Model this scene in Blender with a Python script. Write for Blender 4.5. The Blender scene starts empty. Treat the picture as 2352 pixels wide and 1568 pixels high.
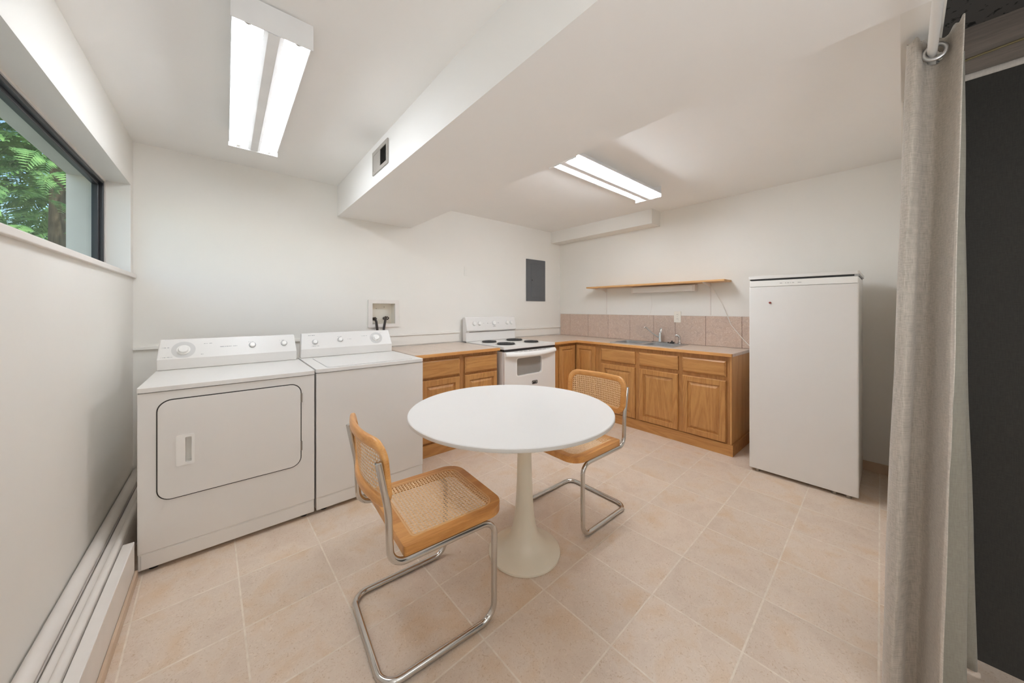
import bpy, bmesh, math, random
from mathutils import Vector, Matrix
from mathutils.geometry import tessellate_polygon
random.seed(7)
PI = math.pi
scn = bpy.context.scene
COL = scn.collection

# ------------------------------------------------------------------ camera, world, lights, exposure
F_PX, HORIZON, CAM_H = 768.0, 709.0, 1.28
YAW = math.atan((1176.0 - 519.0) / F_PX)
cam_data = bpy.data.cameras.new('camera')
cam_data.sensor_width = 36.0
cam_data.lens = 36.0 * F_PX / 2352.0
cam_data.shift_y = -(784.0 - HORIZON) / 2352.0
cam_data.clip_start = 0.02
cam = bpy.data.objects.new('camera', cam_data)
COL.objects.link(cam)
cam.location = (0, 0, CAM_H)
cam.rotation_euler = (PI / 2, 0, -YAW)
scn.camera = cam

scn.view_settings.view_transform = 'Standard'
scn.view_settings.look = 'None'
scn.view_settings.gamma = 1.0
scn.view_settings.use_curve_mapping = False
scn.view_settings.exposure = 0.45
scn.cycles.max_bounces = 16
scn.cycles.diffuse_bounces = 12
scn.cycles.use_denoising = True
scn.cycles.caustics_reflective = False
scn.cycles.caustics_refractive = False
scn.cycles.sample_clamp_indirect = 8.0
TUBE_A, TUBE_B, ROOM_FILL, SKY = 27.0, 62.0, 8.0, 0.22

world = bpy.data.worlds.new('sky')
scn.world = world
world.use_nodes = True
wn = world.node_tree
wn.nodes.clear()
wo = wn.nodes.new('ShaderNodeOutputWorld')
wb = wn.nodes.new('ShaderNodeBackground')
ws = wn.nodes.new('ShaderNodeTexSky')
ws.sky_type = 'NISHITA'
ws.sun_disc = False
ws.sun_elevation = math.radians(48)
ws.sun_rotation = math.radians(200)
wb.inputs['Strength'].default_value = SKY
wn.links.new(ws.outputs[0], wb.inputs[0])
wn.links.new(wb.outputs[0], wo.inputs[0])

def light(name, kind, loc, rot, energy, size=None, size_y=None, color=(1, 1, 1)):
    d = bpy.data.lights.new(name, kind)
    d.energy = energy
    d.color = color
    if kind == 'AREA':
        d.shape = 'RECTANGLE'
        d.size = size
        d.size_y = size_y or size
    if kind == 'SUN':
        d.angle = math.radians(2)
    o = bpy.data.objects.new(name, d)
    o.location = loc
    o.rotation_euler = rot
    COL.objects.link(o)
    return o

light('sun', 'SUN', (4, -3, 6), Vector((-.5, .3, -.8)).to_track_quat('-Z', 'Y').to_euler(), 3.4, color=(1, .96, .88))
# added fill light behind the camera, standing in for an unseen ceiling lamp
light('rear_fill_light', 'AREA', (0.55, -1.25, 2.05), (0, 0, 0), ROOM_FILL, 1.2, 0.5, (.88, .94, 1))

# unseen upward fill light, added behind the camera to brighten the ceiling
light('upward_fill_light', 'AREA', (-.2, -1.0, .9), Vector((-.05, .3, .95)).to_track_quat('-Z', 'Y').to_euler(), 21, 1.0, .8, (.88, .94, 1))

# ------------------------------------------------------------------ materials
def new_mat(name):
    m = bpy.data.materials.new(name)
    m.use_nodes = True
    nt = m.node_tree
    nt.nodes.clear()
    out = nt.nodes.new('ShaderNodeOutputMaterial')
    b = nt.nodes.new('ShaderNodeBsdfPrincipled')
    nt.links.new(b.outputs[0], out.inputs[0])
    return m, nt, b, out

class NT:
    def __init__(s, nt):
        s.nt = nt
    def math(s, op, a, b=None, c=None):
        n = s.nt.nodes.new('ShaderNodeMath')
        n.operation = op
        for i, v in enumerate((a, b, c)):
            if v is None: continue
            if isinstance(v, (int, float)): n.inputs[i].default_value = v
            else: s.nt.links.new(v, n.inputs[i])
        return n.outputs[0]
    def noise(s, vec, scale, detail=3, rough=.5, dist=0, out=0):
        n = s.nt.nodes.new('ShaderNodeTexNoise')
        n.inputs['Scale'].default_value = scale
        n.inputs['Detail'].default_value = detail
        n.inputs['Roughness'].default_value = rough
        n.inputs['Distortion'].default_value = dist
        if vec is not None: s.nt.links.new(vec, n.inputs['Vector'])
        return n.outputs[out]
    def ramp(s, fac, stops):
        n = s.nt.nodes.new('ShaderNodeValToRGB')
        el = n.color_ramp.elements
        while len(el) < len(stops): el.new(.5)
        for e, (p, c) in zip(el, stops):
            e.position = p
            e.color = tuple(c) + (1,) if len(c) == 3 else c
        s.nt.links.new(fac, n.inputs[0])
        return n.outputs[0]
    def mix(s, fac, a, b, mode='MIX'):
        n = s.nt.nodes.new('ShaderNodeMix')
        n.data_type = 'RGBA'
        n.blend_type = mode
        for sock, v in ((n.inputs[0], fac), (n.inputs[6], a), (n.inputs[7], b)):
            if isinstance(v, (int, float)): sock.default_value = v
            elif isinstance(v, tuple): sock.default_value = v if len(v) == 4 else v + (1,)
            else: s.nt.links.new(v, sock)
        return n.outputs[2]
    def mapping(s, vec, scale=(1, 1, 1), rot=(0, 0, 0), loc=(0, 0, 0)):
        n = s.nt.nodes.new('ShaderNodeMapping')
        n.inputs['Scale'].default_value = scale
        n.inputs['Rotation'].default_value = rot
        n.inputs['Location'].default_value = loc
        s.nt.links.new(vec, n.inputs[0])
        return n.outputs[0]
    def coord(s, which='Object'):
        return s.nt.nodes.new('ShaderNodeTexCoord').outputs[which]
    def pos(s):
        return s.nt.nodes.new('ShaderNodeNewGeometry').outputs['Position']
    def sep(s, vec):
        n = s.nt.nodes.new('ShaderNodeSeparateXYZ')
        s.nt.links.new(vec, n.inputs[0])
        return n.outputs
    def comb(s, x, y, z=0.0):
        n = s.nt.nodes.new('ShaderNodeCombineXYZ')
        for i, v in enumerate((x, y, z)):
            if isinstance(v, (int, float)): n.inputs[i].default_value = v
            else: s.nt.links.new(v, n.inputs[i])
        return n.outputs[0]
    def bump(s, h, strength=.2, dist=.01):
        n = s.nt.nodes.new('ShaderNodeBump')
        n.inputs['Strength'].default_value = strength
        n.inputs['Distance'].default_value = dist
        s.nt.links.new(h, n.inputs['Height'])
        return n.outputs[0]

def L(c):
    """sRGB 0-255 -> linear"""
    return tuple(((v / 255) / 12.92 if v / 255 <= .04045 else ((v / 255 + .055) / 1.055) ** 2.4) for v in c)

def plain(name, rgb, rough=.5, metal=0.0, mottled=.03, scale=8, bump=0.0, bscale=200, spec=.5, emit=None, strength=0):
    m, nt, b, out = new_mat(name)
    n = NT(nt)
    base = L(rgb)
    v = n.noise(n.coord('Object'), scale, 3)
    a = tuple(min(1, x * (1 + mottled)) for x in base)
    d = tuple(x * (1 - mottled) for x in base)
    nt.links.new(n.ramp(v, [(.3, d), (.7, a)]), b.inputs['Base Color'])
    b.inputs['Roughness'].default_value = rough
    b.inputs['Metallic'].default_value = metal
    b.inputs['Specular IOR Level'].default_value = spec
    if bump:
        nt.links.new(n.bump(n.noise(n.coord('Object'), bscale, 4), bump, .002), b.inputs['Normal'])
    if emit:
        b.inputs['Emission Color'].default_value = tuple(emit) + (1,)
        b.inputs['Emission Strength'].default_value = strength
    return m

def wood(name, light_c, dark_c, axis='z', rough=.42, ring=14, stretch=.09):
    m, nt, b, out = new_mat(name)
    n = NT(nt)
    oi = nt.nodes.new('ShaderNodeObjectInfo')
    sc = {'x': (stretch, 1, 1), 'y': (1, stretch, 1), 'z': (1, 1, stretch)}[axis]
    add = nt.nodes.new('ShaderNodeVectorMath')
    add.operation = 'ADD'
    nt.links.new(n.coord('Object'), add.inputs[0])
    nt.links.new(n.comb(n.math('MULTIPLY', oi.outputs['Random'], 7.0), n.math('MULTIPLY', oi.outputs['Random'], 3.1), 0.0), add.inputs[1])
    v = n.mapping(add.outputs[0], sc)
    big = n.noise(v, 5, 2, .5, .6)
    rings = n.math('FRACT', n.math('MULTIPLY', big, ring))
    rings = n.math('ABSOLUTE', n.math('SUBTRACT', rings, .5))
    fine = n.noise(v, 160, 3, .6)
    f = n.math('ADD', n.math('MULTIPLY', rings, .7), n.math('MULTIPLY', fine, .75))
    col = n.ramp(f, [(.2, L(dark_c)), (.75, L(light_c))])
    nt.links.new(col, b.inputs['Base Color'])
    b.inputs['Roughness'].default_value = rough
    nt.links.new(n.bump(fine, .12, .001), b.inputs['Normal'])
    return m

def floor_tile():
    m, nt, b, out = new_mat('floor_tile')
    n = NT(nt)
    x, y, z = n.sep(n.pos())
    ox, oy, rot, s = -.2955, 2.049, .029, .342
    dx, dy = n.math('SUBTRACT', x, ox), n.math('SUBTRACT', y, oy)
    c, sn = math.cos(rot), math.sin(rot)
    u = n.math('DIVIDE', n.math('ADD', n.math('MULTIPLY', dx, c), n.math('MULTIPLY', dy, sn)), s)
    v = n.math('DIVIDE', n.math('SUBTRACT', n.math('MULTIPLY', dy, c), n.math('MULTIPLY', dx, sn)), s)
    iu, iv = n.math('FLOOR', u), n.math('FLOOR', v)
    fu, fv = n.math('SUBTRACT', u, iu), n.math('SUBTRACT', v, iv)
    eu = n.math('MINIMUM', fu, n.math('SUBTRACT', 1.0, fu))
    ev = n.math('MINIMUM', fv, n.math('SUBTRACT', 1.0, fv))
    e = n.math('MINIMUM', eu, ev)
    tile = n.ramp(e, [(.007, (0, 0, 0)), (.012, (1, 1, 1))])
    wn_ = nt.nodes.new('ShaderNodeTexWhiteNoise')
    nt.links.new(n.comb(iu, iv, 0.0), wn_.inputs['Vector'])
    off = nt.nodes.new('ShaderNodeVectorMath')
    off.operation = 'ADD'
    nt.links.new(n.pos(), off.inputs[0])
    nt.links.new(wn_.outputs['Color'], off.inputs[1])
    vec = off.outputs[0]
    big = n.noise(vec, 5.5, 4, .6, .4)
    base = n.ramp(big, [(.3, L((208, 189, 172))), (.5, L((216, 199, 182))), (.72, L((211, 185, 157)))])
    fib = n.noise(n.mapping(vec, (1, 1, 1)), 48, 3, .62, 3.4)
    col = n.mix(n.ramp(fib, [(.34, (.7, .7, .7)), (.42, (0, 0, 0))]), base, L((190, 162, 134)))
    col = n.mix(n.ramp(fib, [(.6, (0, 0, 0)), (.7, (.5, .5, .5))]), col, L((236, 218, 198)))
    spec = n.noise(vec, 120, 2, .5, .5)
    col = n.mix(n.ramp(spec, [(.27, (.35, .35, .35)), (.30, (0, 0, 0))]), col, L((158, 126, 100)))
    hsv = nt.nodes.new('ShaderNodeHueSaturation')
    nt.links.new(n.math('ADD', .96, n.math('MULTIPLY', wn_.outputs['Value'], .07)), hsv.inputs['Value'])
    nt.links.new(col, hsv.inputs['Color'])
    grout = n.noise(n.pos(), 30, 2)
    gcol = n.ramp(grout, [(.3, L((214, 200, 182))), (.7, L((230, 218, 202)))])
    nt.links.new(n.mix(tile, gcol, hsv.outputs[0]), b.inputs['Base Color'])
    b.inputs['Roughness'].default_value = .42
    b.inputs['Specular IOR Level'].default_value = .35
    h = n.math('ADD', n.math('MULTIPLY', tile, 1.0), n.math('MULTIPLY', fib, .25))
    nt.links.new(n.bump(h, .25, .002), b.inputs['Normal'])
    return m

def stone_tile(name, c1, c2, c3, joints=False):
    m, nt, b, out = new_mat(name)
    n = NT(nt)
    p = n.pos()
    a = n.noise(p, 9, 5, .65, 1.8)
    col = n.ramp(a, [(.3, L(c1)), (.5, L(c2)), (.7, L(c3))])
    vein = n.noise(p, 16, 3, .55, 2.5)
    vein = n.math('ABSOLUTE', n.math('SUBTRACT', vein, .5))
    col = n.mix(n.ramp(vein, [(.0, (.8, .8, .8)), (.025, (0, 0, 0))]), col, L((222, 206, 192)))
    if joints:
        x, y, z = n.sep(p)
        fx = n.math('FRACT', n.math('DIVIDE', n.math('ADD', x, .03), .33))
        fy = n.math('FRACT', n.math('DIVIDE', n.math('ADD', y, .13), .33))
        e = n.math('MINIMUM', fx, fy)
        col = n.mix(n.ramp(e, [(.008, (1, 1, 1)), (.014, (0, 0, 0))]), col, L((150, 128, 112)))
    nt.links.new(col, b.inputs['Base Color'])
    b.inputs['Roughness'].default_value = .28
    return m

def cane():
    m, nt, b, out = new_mat('woven_cane')
    n = NT(nt)
    uv = n.coord('UV')
    x, y, _ = n.sep(uv)
    cell = .0142
    fx = n.math('ABSOLUTE', n.math('SUBTRACT', n.math('FRACT', n.math('DIVIDE', x, cell)), .5))
    fy = n.math('ABSOLUTE', n.math('SUBTRACT', n.math('FRACT', n.math('DIVIDE', y, cell)), .5))
    d = n.math('MAXIMUM', n.math('MAXIMUM', fx, fy), n.math('MULTIPLY', n.math('ADD', fx, fy), .72))
    d = n.math('ADD', d, n.math('MULTIPLY', n.math('SUBTRACT', n.noise(uv, 300, 1), .5), .06))
    solid = n.math('GREATER_THAN', d, .30)
    v = n.noise(uv, 90, 3)
    nt.links.new(n.ramp(v, [(.3, L((206, 164, 116))), (.7, L((232, 200, 158)))]), b.inputs['Base Color'])
    b.inputs['Roughness'].default_value = .55
    nt.links.new(solid, b.inputs['Alpha'])
    nt.links.new(n.bump(d, .5, .003), b.inputs['Normal'])
    return m

def linen(name, c1, c2, transl=.15):
    m, nt, b, out = new_mat(name)
    n = NT(nt)
    o = n.coord('UV')
    a = n.noise(n.mapping(o, (420, 30, 1)), 1, 3, .6)
    c = n.noise(n.mapping(o, (60, 300, 1)), 1, 3, .6)
    f = n.math('ADD', n.math('MULTIPLY', a, .5), n.math('MULTIPLY', c, .5))
    nt.links.new(n.ramp(f, [(.36, L(c1)), (.62, L(c2))]), b.inputs['Base Color'])
    b.inputs['Roughness'].default_value = .9
    b.inputs['Sheen Weight'].default_value = .25
    nt.links.new(n.bump(f, .45, .002), b.inputs['Normal'])
    return m

def glass_mat():
    m, nt, b, out = new_mat('window_glass')
    tr = nt.nodes.new('ShaderNodeBsdfTransparent')
    tr.inputs[0].default_value = (.88, .95, .94, 1)
    gl = nt.nodes.new('ShaderNodeBsdfGlossy')
    gl.inputs['Roughness'].default_value = .02
    mx = nt.nodes.new('ShaderNodeMixShader')
    mx.inputs[0].default_value = .07
    nt.links.new(tr.outputs[0], mx.inputs[1])
    nt.links.new(gl.outputs[0], mx.inputs[2])
    nt.links.new(mx.outputs[0], out.inputs[0])
    nt.nodes.remove(b)
    return m

M = {}
M['wall'] = plain('wall_paint', (229, 226, 220), .65, mottled=.012, scale=2, bump=.05, bscale=90)
M['ceiling'] = plain('ceiling_paint', (236, 234, 231), .75, mottled=.01, scale=2, bump=.04, bscale=70)
M['trim'] = plain('trim_paint', (226, 220, 214), .42, mottled=.02, scale=12, bump=.12, bscale=40)
M['floor'] = floor_tile()
M['skirt_tile'] = plain('skirting_tile', (196, 172, 148), .4, mottled=.05, scale=14)
M['appliance'] = plain('appliance_enamel', (226, 223, 219), .28, mottled=.008, scale=4)
M['appliance_dark'] = plain('seam_shadow_rubber', (52, 46, 42), .7)
M['knob'] = plain('knob_plastic', (236, 234, 230), .3, mottled=.01)
M['print'] = plain('grey_print', (168, 167, 166), .5)
def dashes():
    m, nt, b, out = new_mat('grey_print_dashes')
    n = NT(nt)
    b.inputs['Base Color'].default_value = L((150, 150, 150)) + (1,)
    x, y, z = n.sep(n.coord('Object'))
    w_ = nt.nodes.new('ShaderNodeTexWhiteNoise')
    nt.links.new(n.comb(n.math('FLOOR', n.math('MULTIPLY', x, 350.0)), 0.0, 0.0), w_.inputs['Vector'])
    nt.links.new(n.math('GREATER_THAN', w_.outputs['Value'], .35), b.inputs['Alpha'])
    return m
M['print_dashes'] = dashes()
M['dial'] = plain('dial_print', (204, 202, 199), .45)
M['hinge'] = plain('hinge_metal', (150, 142, 132), .4, .6)
M['chrome'] = plain('chrome', (208, 205, 201), .13, 1.0, mottled=.02)
M['steel'] = plain('brushed_steel', (205, 205, 205), .36, 1.0, mottled=.04, scale=30)
M['black'] = plain('burner_black', (42, 40, 40), .45)
M['oven_glass'] = plain('oven_glass', (150, 146, 141), .12, mottled=.02)
M['door_wood'] = wood('oak_vertical', (188, 138, 80), (160, 108, 58), 'z')
M['drawer_wood_x'] = wood('oak_along_x', (188, 138, 80), (160, 108, 58), 'x')
M['drawer_wood_y'] = wood('oak_along_y', (188, 138, 80), (160, 108, 58), 'y')
M['frame_wood'] = wood('oak_frame', (180, 130, 75), (152, 101, 54), 'z')
M['side_wood'] = wood('oak_side', (204, 156, 98), (182, 128, 72), 'z', ring=4)
M['edge_wood_x'] = wood('oak_edge_x', (214, 160, 98), (184, 126, 66), 'x', ring=5)
M['edge_wood_y'] = wood('oak_edge_y', (214, 160, 98), (184, 126, 66), 'y', ring=5)
M['shelf_wood'] = wood('shelf_wood', (216, 172, 118), (190, 140, 84), 'y', ring=5)
M['counter'] = stone_tile('counter_tile', (196, 176, 160), (208, 190, 174), (200, 180, 166), True)
M['splash'] = stone_tile('splash_tile', (182, 160, 146), (196, 174, 158), (188, 162, 144))
M['grout'] = plain('splash_grout', (140, 110, 94), .8)
M['chair_wood'] = wood('bentwood_beech', (222, 166, 100), (186, 124, 60), 'y', .3, ring=5)
M['seat_wood'] = wood('seat_beech', (214, 156, 90), (178, 116, 54), 'x', .35, ring=6)
M['cane'] = cane()
M['cane_edge'] = plain('cane_spline', (216, 172, 122), .5, mottled=.05, scale=60)
M['table_top'] = plain('table_laminate', (232, 230, 227), .3, mottled=.006, scale=3)
M['table_edge'] = plain('table_edge_band', (206, 202, 196), .4)
M['table_base'] = plain('table_base_enamel', (222, 214, 196), .35, mottled=.015, scale=6)
M['panel_grey'] = plain('panel_grey', (92, 94, 97), .5, mottled=.03)
M['vent_metal'] = plain('vent_metal', (168, 162, 154), .45, .2)
M['vent_dark'] = plain('vent_dark', (58, 54, 48), .7)
M['outlet'] = plain('outlet_plastic', (232, 226, 214), .35)
M['reflector'] = plain('reflector_enamel', (236, 236, 236), .35)
M['tube_a'] = plain('lit_tube_a', (255, 255, 255), .4, emit=(.875, .935, 1), strength=TUBE_A)
M['tube_b'] = plain('lit_tube_b', (255, 255, 255), .4, emit=(.87, .93, 1), strength=TUBE_B)
M['window_black'] = plain('window_frame_black', (44, 44, 48), .35)
M['glass'] = glass_mat()
M['exterior'] = plain('exterior_paint', (222, 216, 206), .8, mottled=.05, scale=5)
M['curtain'] = linen('linen_curtain', (160, 152, 141), (192, 183, 172))
M['lining'] = linen('curtain_lining', (150, 146, 134), (164, 160, 148))
M['curtain_hem'] = linen('linen_hem', (182, 174, 163), (212, 204, 194))
M['rod'] = plain('rod_white', (226, 224, 220), .3)
M['dark_cloth'] = linen('charcoal_cloth', (50, 48, 45), (60, 58, 54))
M['pale_cloth'] = linen('pale_hem', (196, 188, 180), (214, 206, 198))
M['plank'] = wood('grey_plank', (140, 128, 118), (112, 102, 94), 'y', .8, ring=3)
M['wire'] = plain('yellow_wire', (122, 108, 66), .5)
M['white_cord'] = plain('white_cord', (224, 220, 212), .5)
M['hose'] = plain('hose_rubber', (52, 42, 36), .45)
M['trunk'] = wood('tree_bark', (150, 128, 104), (104, 84, 66), 'z', .9, ring=8)
M['soil'] = plain('ground', (178, 172, 160), .95, mottled=.3, scale=10)  # paled so the unseen ground bounces light onto the exterior soffit
M['red'] = plain('magnet_red', (140, 60, 52), .3)
def leaf_mat():
    m, nt, b, out = new_mat('cedar_leaf')
    n = NT(nt)
    v = n.noise(n.coord('Object'), 9, 3)
    nt.links.new(n.ramp(v, [(.3, L((66, 108, 54))), (.7, L((148, 186, 104)))]), b.inputs['Base Color'])
    b.inputs['Roughness'].default_value = .6
    b.inputs['Transmission Weight'].default_value = .0
    b.inputs['Subsurface Weight'].default_value = .0
    return m
M['leaf'] = leaf_mat()
def speckle():
    m, nt, b, out = new_mat('dark_speckled_board')
    n = NT(nt)
    v = n.noise(n.coord('Object'), 46, 3, .5, .5)
    nt.links.new(n.ramp(v, [(.33, L((14, 14, 14))), (.40, L((84, 82, 80)))]), b.inputs['Base Color'])
    b.inputs['Roughness'].default_value = .7
    return m
M['speckle'] = speckle()

# ------------------------------------------------------------------ mesh helpers
class MB:
    def __init__(s):
        s.v, s.f, s.sm = [], [], []
    def add(s, verts, faces, smooth=False):
        o = len(s.v)
        s.v += [tuple(p) for p in verts]
        s.f += [tuple(i + o for i in f) for f in faces]
        s.sm += [smooth] * len(faces)
        return s
    def box(s, x0, x1, y0, y1, z0, z1):
        v = [(x, y, z) for x in (x0, x1) for y in (y0, y1) for z in (z0, z1)]
        return s.add(v, [(0, 1, 3, 2), (4, 6, 7, 5), (0, 4, 5, 1), (2, 3, 7, 6), (0, 2, 6, 4), (1, 5, 7, 3)])
    def lathe(s, prof, cx=0, cy=0, n=48, smooth=True):
        v, f = [], []
        for r, z in prof:
            for k in range(n):
                a = 2 * PI * k / n
                v.append((cx + r * math.cos(a), cy + r * math.sin(a), z))
        for i in range(len(prof) - 1):
            for k in range(n):
                k2 = (k + 1) % n
                f.append((i * n + k, i * n + k2, (i + 1) * n + k2, (i + 1) * n + k))
        s.add(v, f, smooth)
        if prof[0][0] > 1e-5: s.add([v[k] for k in range(n)], [tuple(range(n))[::-1]])
        if prof[-1][0] > 1e-5: s.add([v[(len(prof) - 1) * n + k] for k in range(n)], [tuple(range(n))])
        return s
    def cyl(s, p, axis, r, h, n=24, r2=None):
        """cylinder from p along axis, length h"""
        ax = Vector(axis).normalized()
        t = ax.orthogonal().normalized()
        b = ax.cross(t)
        p = Vector(p)
        r2 = r if r2 is None else r2
        v = []
        for k in range(n):
            a = 2 * PI * k / n
            v.append(p + (t * math.cos(a) + b * math.sin(a)) * r)
        for k in range(n):
            a = 2 * PI * k / n
            v.append(p + ax * h + (t * math.cos(a) + b * math.sin(a)) * r2)
        s.add(v, [(k, (k + 1) % n, n + (k + 1) % n, n + k) for k in range(n)], True)
        s.add(v[:n], [tuple(range(n))[::-1]])
        s.add(v[n:], [tuple(range(n))])
        return s
    def prism(s, outer, holes, to3, d0, d1):
        """2-D outline with holes, extruded between depths d0 and d1; to3(u, v, d) places it"""
        loops = [outer] + list(holes)
        flat = [p for l in loops for p in l]
        tris = tessellate_polygon([[Vector((p[0], p[1], 0)) for p in l] for l in loops])
        n = len(flat)
        v = [to3(p[0], p[1], d0) for p in flat] + [to3(p[0], p[1], d1) for p in flat]
        f = [tuple(t) for t in tris] + [tuple(i + n for i in t)[::-1] for t in tris]
        s.add(v, f)
        o = 0
        for l in loops:
            m = len(l)
            s.add([v[o + i] for i in range(m)] + [v[n + o + i] for i in range(m)],
                  [(i, (i + 1) % m, m + (i + 1) % m, m + i) for i in range(m)], m > 12)
            o += m
        return s
    def sweep(s, path, r, n=14, closed=False, section=None, up=None):
        """tube (or section) along a path; section = list of (a, b) offsets"""
        P = [Vector(p) for p in path]
        N = len(P)
        sec = section or [(r * math.cos(2 * PI * k / n), r * math.sin(2 * PI * k / n)) for k in range(n)]
        m = len(sec)
        T = []
        for i in range(N):
            if closed: t = P[(i + 1) % N] - P[i - 1]
            else: t = P[min(i + 1, N - 1)] - P[max(i - 1, 0)]
            T.append(t.normalized())
        if up is None:
            nrm = T[0].orthogonal().normalized()
        v = []
        for i in range(N):
            if up is not None:
                u_ = up(i) if callable(up) else Vector(up)
                nrm = (u_ - T[i] * u_.dot(T[i])).normalized()
            else:
                nrm = (nrm - T[i] * nrm.dot(T[i])).normalized()
            bb = T[i].cross(nrm)
            for a, b in sec:
                v.append(P[i] + nrm * a + bb * b)
        f = []
        for i in range(N if closed else N - 1):
            j = (i + 1) % N
            for k in range(m):
                k2 = (k + 1) % m
                f.append((i * m + k, j * m + k, j * m + k2, i * m + k2))
        s.add(v, f, True)
        if not closed:
            s.add(v[:m], [tuple(range(m))])
            s.add(v[-m:], [tuple(range(m))[::-1]])
        return s
    def build(s, name, mat, parent=None, bevel=0.0, seg=2, uv=None):
        me = bpy.data.meshes.new(name)
        me.from_pydata(s.v, [], s.f)
        me.polygons.foreach_set('use_smooth', s.sm)
        bm = bmesh.new()
        bm.from_mesh(me)
        bmesh.ops.remove_doubles(bm, verts=bm.verts, dist=1e-5)
        bmesh.ops.recalc_face_normals(bm, faces=bm.faces)
        for e in bm.edges:
            if len(e.link_faces) == 2 and e.calc_face_angle(0) > .65: e.smooth = False
        bm.to_mesh(me)
        bm.free()
        if uv:
            lay = me.uv_layers.new(name='UVMap')
            for lp in me.loops:
                lay.data[lp.index].uv = uv(me.vertices[lp.vertex_index].co)
        me.materials.append(mat)
        o = bpy.data.objects.new(name, me)
        COL.objects.link(o)
        if parent is not None: o.parent = parent
        if bevel:
            b = o.modifiers.new('bevel', 'BEVEL')
            b.width = bevel
            b.segments = seg
            b.limit_method = 'ANGLE'
            b.angle_limit = math.radians(50)
        return o

def thing(name, label, cat, loc=(0, 0, 0), rotz=0, group=None):
    o = bpy.data.objects.new(name, None)
    o.empty_display_size = .1
    COL.objects.link(o)
    o.location = loc
    o.rotation_euler = (0, 0, rotz)
    return tag(o, label, cat, group)

def tag(o, label, cat, group=None):
    o['label'] = label
    o['category'] = cat
    if group: o['group'] = group
    return o

def struct(o, label=None):
    o['kind'] = 'structure'
    if label: o['label'] = label
    return o

def rrect(x0, x1, y0, y1, r, n=8):
    if not isinstance(r, (tuple, list)): r = (r,) * 4   # order: (x0,y0) (x1,y0) (x1,y1) (x0,y1)
    pts = []
    for (cx, cy, a0), rr in zip(((x0, y0, PI), (x1, y0, 1.5 * PI), (x1, y1, 0), (x0, y1, .5 * PI)), r):
        sx = 1 if cx == x0 else -1
        sy = 1 if cy == y0 else -1
        c = (cx + sx * rr, cy + sy * rr)
        for k in range(n + 1):
            a = a0 + .5 * PI * k / n
            pts.append((c[0] + rr * math.cos(a), c[1] + rr * math.sin(a)))
    return pts

def fillet(pts, rads, n=8):
    """round the inner corners of an open polyline"""
    P = [Vector(p) for p in pts]
    out = [P[0]]
    for i in range(1, len(P) - 1):
        a, b, c = P[i - 1], P[i], P[i + 1]
        r = rads[i - 1] if isinstance(rads, (list, tuple)) else rads
        d1, d2 = (a - b).normalized(), (c - b).normalized()
        ang = d1.angle(d2)
        if r <= 0 or abs(ang - PI) < .02:
            out.append(b)
            continue
        t = r / math.tan(ang / 2)
        p1, p2 = b + d1 * t, b + d2 * t
        cen = b + (d1 + d2).normalized() * (r / math.sin(ang / 2))
        v1, v2 = p1 - cen, p2 - cen
        tot = v1.angle(v2)
        ax = v1.cross(v2).normalized()
        for k in range(n + 1):
            out.append(cen + Matrix.Rotation(tot * k / n, 3, ax) @ v1)
    out.append(P[-1])
    return out

def XZ(y0):      # outline in x,z ; depth along +y from y0
    return lambda u, v, d: (u, y0 + d, v)
def YZ(x0):
    return lambda u, v, d: (x0 + d, u, v)
def XY(z0):
    return lambda u, v, d: (u, v, z0 + d)
def rect(x0, x1, y0, y1):
    return [(x0, y0), (x1, y0), (x1, y1), (x0, y1)]

# ------------------------------------------------------------------ the room
XL, XR, YB, ZC = -.48, 3.87, 3.40, 2.415
YF = -2.3                                     # rear of the basement, behind the camera
BX0, BX1, BZ = .784, 1.49, 2.136              # boxed-in beam
WY0, WY1, WZ0, WZ1 = .55, 3.326, 1.515, 2.102  # window opening in left wall

b = MB().box(XL - .45, XR + .15, YF - .1, YB + .15, -.12, 0)
struct(b.build('floor', M['floor']), 'beige square ceramic floor tiles with pale grout')
b = MB().box(XL - .14, XR + .15, 0.0, YB + .15, ZC, ZC + .12)
b.box(XL - .14, XR + .15, YF - .1, 0.0, ZC, ZC + .12)  # ceiling behind the camera, extended sideways to block sun leaks
b.box(BX0, BX1, YF, YB, BZ, ZC + .01)          # dropped beam
struct(b.build('ceiling', M['ceiling']), 'off-white painted ceiling with a boxed-in dropped beam')

to3 = YZ(XL - .12)
b = MB().prism(rect(YF, YB + .12, 0, ZC), [rect(WY0, WY1, WZ0, WZ1)[::-1]], to3, 0, .12)
struct(b.build('wall_left', M['wall']), 'off-white left wall with a high horizontal window')
# washer supply box is set into a hole in the back wall
HX0, HX1, HZ0, HZ1 = 1.092, 1.326, 1.124, 1.335
b = MB().prism(rect(XL - .12, XR + .12, 0, ZC), [rect(HX0, HX1, HZ0, HZ1)[::-1]], XZ(YB), 0, .12)
struct(b.build('wall_back', M['wall']), 'off-white back wall behind the laundry machines and stove')
b = MB().box(XR, XR + .12, -.085, YB, 0, ZC)
struct(b.build('wall_right', M['wall']), 'off-white wall above the kitchen sink')
b = MB().box(BX1, XR, -.08, .005, BZ, ZC)
b.box(2.13, XR, -.08, 0.0, 0, BZ)
struct(b.build('wall_front', M['wall']), 'off-white header above the curtained opening')
b = MB().box(XL - .12, 2.2, YF - .12, YF, 0, ZC)
struct(b.build('wall_rear', M['wall']))
b = MB().box(3.67, XR, 1.85, YB, 2.25, ZC)
struct(b.build('trim_1', M['wall']), 'short painted soffit box in the ceiling corner over the sink')
b = MB().box(XL, 2.09, YB - .022, YB, .999, 1.018)
b.box(2.9, XR - .01, YB - .022, YB, .999, 1.018)
b.box(1.16, 2.09, YB - .008, YB, .90, .997)
b.box(2.9, XR - .01, YB - .008, YB, .90, .997)
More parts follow.
